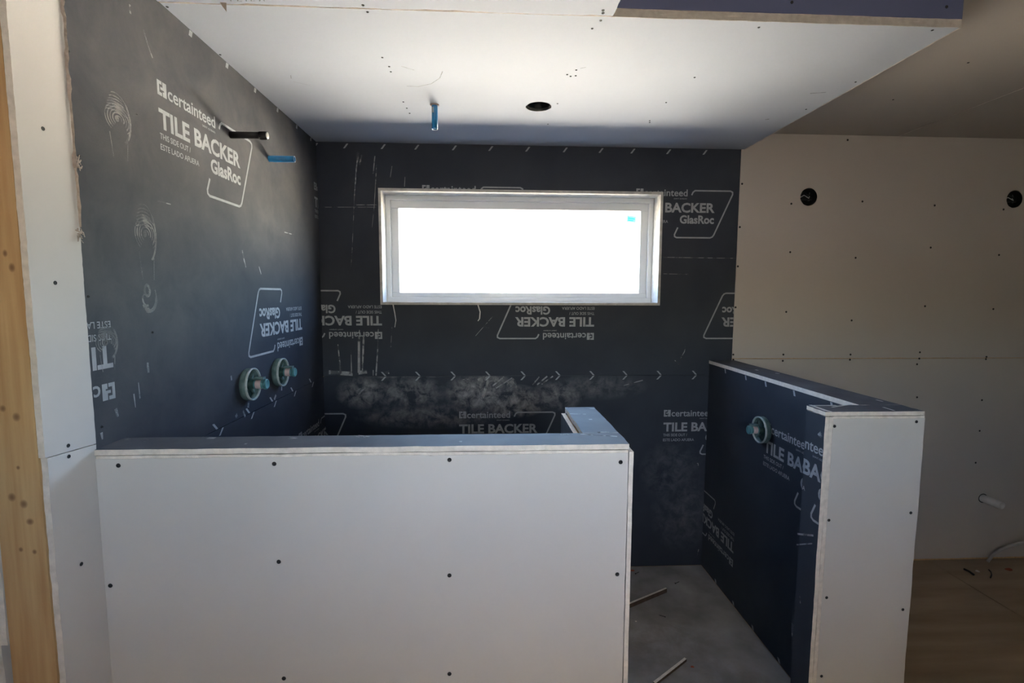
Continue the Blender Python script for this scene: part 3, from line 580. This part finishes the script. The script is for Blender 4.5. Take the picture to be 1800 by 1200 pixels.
# ------------------------------------------------------------------ fittings
def valve(face_n, c, label, grp='tub and shower valves in plaster guards'):
    """round plaster guard with spokes, valve stem, label band and cap; c on the wall, n out of the wall"""
    n = Vector(face_n); r = empty('shower_valve', c); tag(r, label, 'valve', grp)
    def K(o): o.matrix_parent_inverse = Matrix.Translation(-Vector(c)); return o
    K(lathe('guard_ring', [(.0570, .0005), (.0595, .004), (.0595, .025), (.0555, .025), (.0545, .004)], 'guard', r, c, n, 32, cap=False))
    K(lathe('guard_rim', [(.0600, .022), (.0600, .0285), (.0575, .0295), (.0550, .0285), (.0550, .022)], 'guard_rim', r, c, n, 32, cap=False))
    K(lathe('back_plate', [(.0005, .003), (.0545, .003), (.0545, .006), (.0005, .006)], 'guard_in', r, c, n, 32, cap=False))
    a = Vector((0, 0, 1)); b = n.cross(a)
    for k in range(4):
        q = math.pi/4+k*math.pi/2; d = a*math.cos(q)+b*math.sin(q); s = d.cross(n)
        V = [Vector(c)+n*h+d*rr+s*w for h in (.006, .014) for rr in (.012, .052) for w in (-.005, .005)]
        K(obj('spoke', V, [(0, 1, 3, 2), (4, 6, 7, 5), (0, 4, 5, 1), (2, 3, 7, 6), (0, 2, 6, 4), (1, 5, 7, 3)], 'guard', r))
    K(lathe('valve_body', [(.024, .006), (.024, .018), (.018, .022), (.016, .030)], 'guard_in', r, c, n, 20))
    K(lathe('stem', [(.0155, .028), (.0165, .034), (.0165, .062), (.013, .064)], 'teal_cap', r, c, n, 20))
    K(lathe('label_band', [(.0169, .037), (.0169, .057)], 'pink', r, c, n, 20, cap=False))
    K(lathe('knob_cap', [(.012, .062), (.019, .066), (.0195, .074), (.0165, .077), (.014, .075), (.001, .0748)], 'teal_cap', r, c, n, 20))
    kb = [Vector(c)+n*h+a*z+b*w for h in (.032, .066) for z in (.018, .026) for w in (-.012, .012)]
    K(obj('bracket', kb, [(0, 1, 3, 2), (4, 6, 7, 5), (0, 4, 5, 1), (2, 3, 7, 6), (0, 2, 6, 4), (1, 5, 7, 3)], 'guard', r))
    return r
valve((1, 0, 0), L(*px(L, 433, 675)), 'teal shower valve in a plaster guard on the left wall, the nearer of the two')
valve((1, 0, 0), L(*px(L, 487, 654)), 'teal shower valve in a plaster guard on the left wall, the one nearer the corner')
valve((-1, 0, 0), R(*px(R, 1344, 755)), 'dusty shower valve in a plaster guard on the right half wall')

# stub pipes on the left wall
def ends(face, base, tip):
    p = face(*px(face, *base)); q = plane(*tip, 1, p.y); return p, q
p, q = ends(L, (405, 237), (470, 237)); Lp = q.x-p.x
r = empty('black_pipe_stub', p); tag(r, 'black iron stub pipe with a cap sticking out of the upper left wall', 'pipe')
def K(o, r): o.matrix_parent_inverse = Matrix.Translation(-r.location); return o
K(lathe('pipe', [(.0115, -.004), (.0115, Lp-.02)], 'black_pipe', r, p, (1, 0, 0), 20), r)
K(lathe('cap', [(.0135, Lp-.026), (.0145, Lp-.022), (.0145, Lp-.004), (.012, Lp-.001)], 'black_pipe', r, p, (1, 0, 0), 8, smooth=False), r)
K(lathe('cap_end', [(.0115, Lp-.002), (.0115, Lp+.001), (.007, Lp+.002)], 'steel', r, p, (1, 0, 0), 16), r)
def pex(base, axis, ln, label, wear=False):
    r = empty('blue_pipe_stub', base); tag(r, label, 'pipe', 'blue stub pipes')
    K(lathe('pipe', [(.0125, -.012), (.0125, ln), (.0098, ln), (.0098, ln-.03)], 'blue_pex', r, base, axis, 20, cap=False), r)
    K(lathe('pipe_rim', [(.0099, ln+.0002), (.0126, ln+.0004)], 'blue_tape', r, base, axis, 20, cap=False), r)
    K(lathe('collar', [(.0128, .0), (.0185, .0), (.0185, .003), (.0128, .004)], 'tear', r, base, axis, 14, cap=False), r) if wear else None
    if wear:
        o = lathe('worn_patch', [(.0127, .012), (.0127, .035)], 'blue_tape', r, base, axis, 20, cap=False); K(o, r)
        bm = bmesh.new(); bm.from_mesh(o.data); bmesh.ops.delete(bm, geom=[f for f in bm.faces if f.calc_center_median().x > base[0]-.003 or f.calc_center_median().y > base[1]], context='FACES'); bm.to_mesh(o.data); bm.free()
    return r
p, q = ends(L, (473, 279), (518, 280)); pex(p, (1, 0, 0), q.x-p.x, 'blue plastic stub pipe sticking out of the left wall below the black pipe')
q = plane(766, 227, 1, pipec.y); pex(pipec, (0, 0, -1), ZS-q.z, 'blue plastic stub pipe hanging straight down from the shower ceiling', True)

# recessed light can in the shower ceiling
r = empty('recessed_light_can', canc); tag(r, 'round recessed light opening cut into the shower ceiling, still without its lamp', 'light housing')
K(lathe('can', [(.0535, -.001), (.0535, -.11), (.001, -.11)], 'black_box', r, canc, (0, 0, -1), 28, cap=False), r)
K(lathe('rim', [(.0538, -.001), (.0535, -.012), (.0500, -.012), (.0505, -.001)], 'steel', r, canc, (0, 0, -1), 28, cap=False), r)
K(lathe('lamp_socket', [(.016, -.108), (.016, -.075), (.011, -.072), (.011, -.09)], 'steel', r, canc, (0, 0, -1), 16, cap=False), r)

# round electrical boxes on the right wall
for i, p in enumerate(BOXES):
    r = empty('round_electrical_box', p); tag(r, ('black round electrical box in the drywall nearer the charcoal shower wall', 'black round electrical box in the drywall at the far right')[i], 'electrical box', 'wall light boxes')
    K(lathe('box_shell', [(.0475, .000), (.0475, .055), (.001, .055)], 'black_box', r, p, (0, 1, 0), 28, cap=False), r)
    K(box('bracket_bar', p.x-.036, p.x+.036, p.y+.020, p.y+.026, p.z-.012, p.z-.002, 'black_box', r), r)
    for k in range(3):
        z0 = p.z-.02+.02*k; K(tube('wire', [(p.x-.03, p.y+.045, z0), (p.x-.01, p.y+.02+.006*k, z0+.014), (p.x+.012, p.y+.016, z0-.004*k), (p.x+.03, p.y+.04, z0+.01)], .0022, ('black_box', 'steel', 'black_box')[k], r, 8), r)

# white stub pipe and hose by the floor at the right
p = B(*px(B, 1727, 875)); r = empty('white_pipe_stub', p); tag(r, 'white plastic drain stub pipe low on the far right wall', 'pipe')
K(lathe('pipe', [(.022, -.01), (.022, .105), (.019, .105), (.019, .02)], 'pvc', r, p, (.10, -1, -.03), 20, cap=False), r)
K(lathe('wall_gap', [(.0225, .0022), (.028, .0024)], 'black_box', r, p, (0, -1, 0), 18, cap=False), r)
a = plane(1736, 987, 2, .012); P = [(a.x, a.y, .012)] + [tuple(plane(x, y, 1, a.y-.02*i)) for i, (x, y) in enumerate(((1744, 976), (1758, 966), (1775, 959), (1790, 955), (1812, 951), (1850, 950)))]
o = tube('plastic_hose', P, .008, 'hose', None); tag(o, 'cloudy plastic hose curling up from the floor at the far right', 'hose')

# ------------------------------------------------------------------ scraps on the floor
def offcut(base, tip, w, h, label, m_='gypsum'):
    a = plane(*base, 2, .003); b = plane(*tip, 2, .003); d = (b-a).normalized(); n = Vector((-d.y, d.x, 0))*w/2
    V = [a+n, a-n, b-n*.9, b+n*.9]; V = V + [v_+Vector((0, 0, h)) for v_ in V]
    o = obj('drywall_offcut', V, [(3, 2, 1, 0), (4, 5, 6, 7), (0, 1, 5, 4), (1, 2, 6, 5), (2, 3, 7, 6), (3, 0, 4, 7)], m_, None)
    o.data.materials.append(M['brown']); o.data.polygons.foreach_set('material_index', [0, 0, 1, 1, 1, 1])
    tag(o, label, 'offcut', 'offcuts on the shower floor'); return o
offcut((1085, 1076), (1171, 1040), .011, .022, 'narrow board offcut on the shower floor, half hidden by the front wall')
offcut((1150, 1204), (1205, 1161), .012, .012, 'narrow pale board offcut on the shower floor at the bottom edge')
for i, (x, y, an, lab) in enumerate(((1187, 1025, .5, 'loose black screw on the shower floor beyond the longer offcut'), (1117, 1008, .6, 'loose black screw on the shower floor near the back wall'), (1170, 1084, 2.6, 'loose black screw in the middle of the shower floor'))):
    c = plane(x, y, 2, .006); d = Vector((math.cos(an), math.sin(an), 0))
    o = lathe('loose_screw', [(.0042, 0), (.0040, .001), (.0018, .004), (.0018, .028), (.0003, .034)], 'screw', None, c, d, 10); tag(o, lab, 'screw', 'loose screws on the shower floor')
def chip(x, y, s, m_, label, cat='scrap', grp=None, name='plastic_scrap'):
    c = plane(x, y, 2, .002); V = []; n = 7
    for h, k in ((0, 1), (.6, .8)):
        for i in range(n): rr = s*k*random.uniform(.6, 1.1); V.append((c.x+rr*math.cos(i*6.283/n), c.y+rr*.7*math.sin(i*6.283/n), .0025+h*s*random.uniform(.3, .6)))
    F = [tuple(range(n))[::-1], tuple(range(n, 2*n))]+[(i, (i+1) % n, n+(i+1) % n, n+i) for i in range(n)]
    tag(obj(name, V, F, m_, None), label, cat, grp)
chip(1773, 1001, .022, 'orange', 'orange plastic scrap on the floor at the far right', 'scrap', 'scraps by the far wall')
chip(1718, 1004, .014, 'gypsum', 'small pale plaster crumb on the floor beside a dark splinter', 'scrap', 'scraps by the far wall', 'plaster_crumb')
chip(1118, 1092, .006, 'gypsum', 'tiny white plaster crumb on the shower floor', 'scrap', None, 'plaster_crumb'); chip(1217, 1172, .010, 'orange', 'tiny orange scrap on the shower floor', 'scrap', None)
chip(1112, 1003, .014, 'orange', 'orange scrap at the foot of the shower back wall', 'scrap', None)
a, b = plane(1695, 1000, 2, .008), plane(1712, 1010, 2, .008)
o = tube('wood_splinter', [a, a.lerp(b, .5)+Vector((0, 0, .004)), b], .006, 'black_pipe', None, 6); tag(o, 'dark wood splinter on the floor by the far wall', 'splinter')
o = tube('wire_scrap', [plane(x, y, 2, .005) for x, y in ((1738, 1001), (1742, 1005), (1743, 1010), (1741, 1015))], .003, 'black_pipe', None, 8); tag(o, 'short bent black wire scrap on the floor at the far right', 'wire')

# ------------------------------------------------------------------ neighbours seen through the pane
def house():
    a = plane(925, 420, 1, 42.0); b = plane(956, 420, 1, 42.0); r = empty('neighbour_house', ((a.x+b.x)/2, 42, -.45)); tag(r, 'distant pale sided house seen through the bright window', 'house')
    z1 = a.z
    K(box('house_wall', a.x-3, b.x+.6, 42, 50, -.45, z1, 'siding', r), r)
    for i in range(14): K(box('siding_board', a.x-3.02, b.x+.62, 41.95, 42, -.45+i*z1/14, -.45+(i+.9)*z1/14, 'siding', r), r)
    K(box('house_roof', a.x-3.4, b.x+1, 41.6, 50.4, z1, z1+.3, 'siding', r), r)
    c = plane(946, 455, 1, 41.9); K(box('house_window', c.x-.3, c.x+.3, 41.9, 41.96, c.z-.45, c.z+.45, 'black_box', r), r)
house()

# portals in the window and the added rear opening: guide sampling of the sky
for nm, x, y, z, w, h, rx in (('daylight_portal', (WX0+WX1)/2, yr+.085, (WZ0+WZ1)/2, a1-a0, b1-b0, math.radians(-90)), ('rear_daylight_portal', (REAR_FILL[0]+REAR_FILL[2])/2, RY0-.16, (REAR_FILL[1]+REAR_FILL[3])/2, REAR_FILL[2]-REAR_FILL[0], REAR_FILL[3]-REAR_FILL[1], math.radians(90))):
    la = bpy.data.lights.new(nm, 'AREA'); la.shape = 'RECTANGLE'; la.size = w; la.size_y = h; la.cycles.is_portal = True
    lo = bpy.data.objects.new(nm, la); COL.objects.link(lo); lo.location = (x, y, z); lo.rotation_euler = (rx, 0, 0)
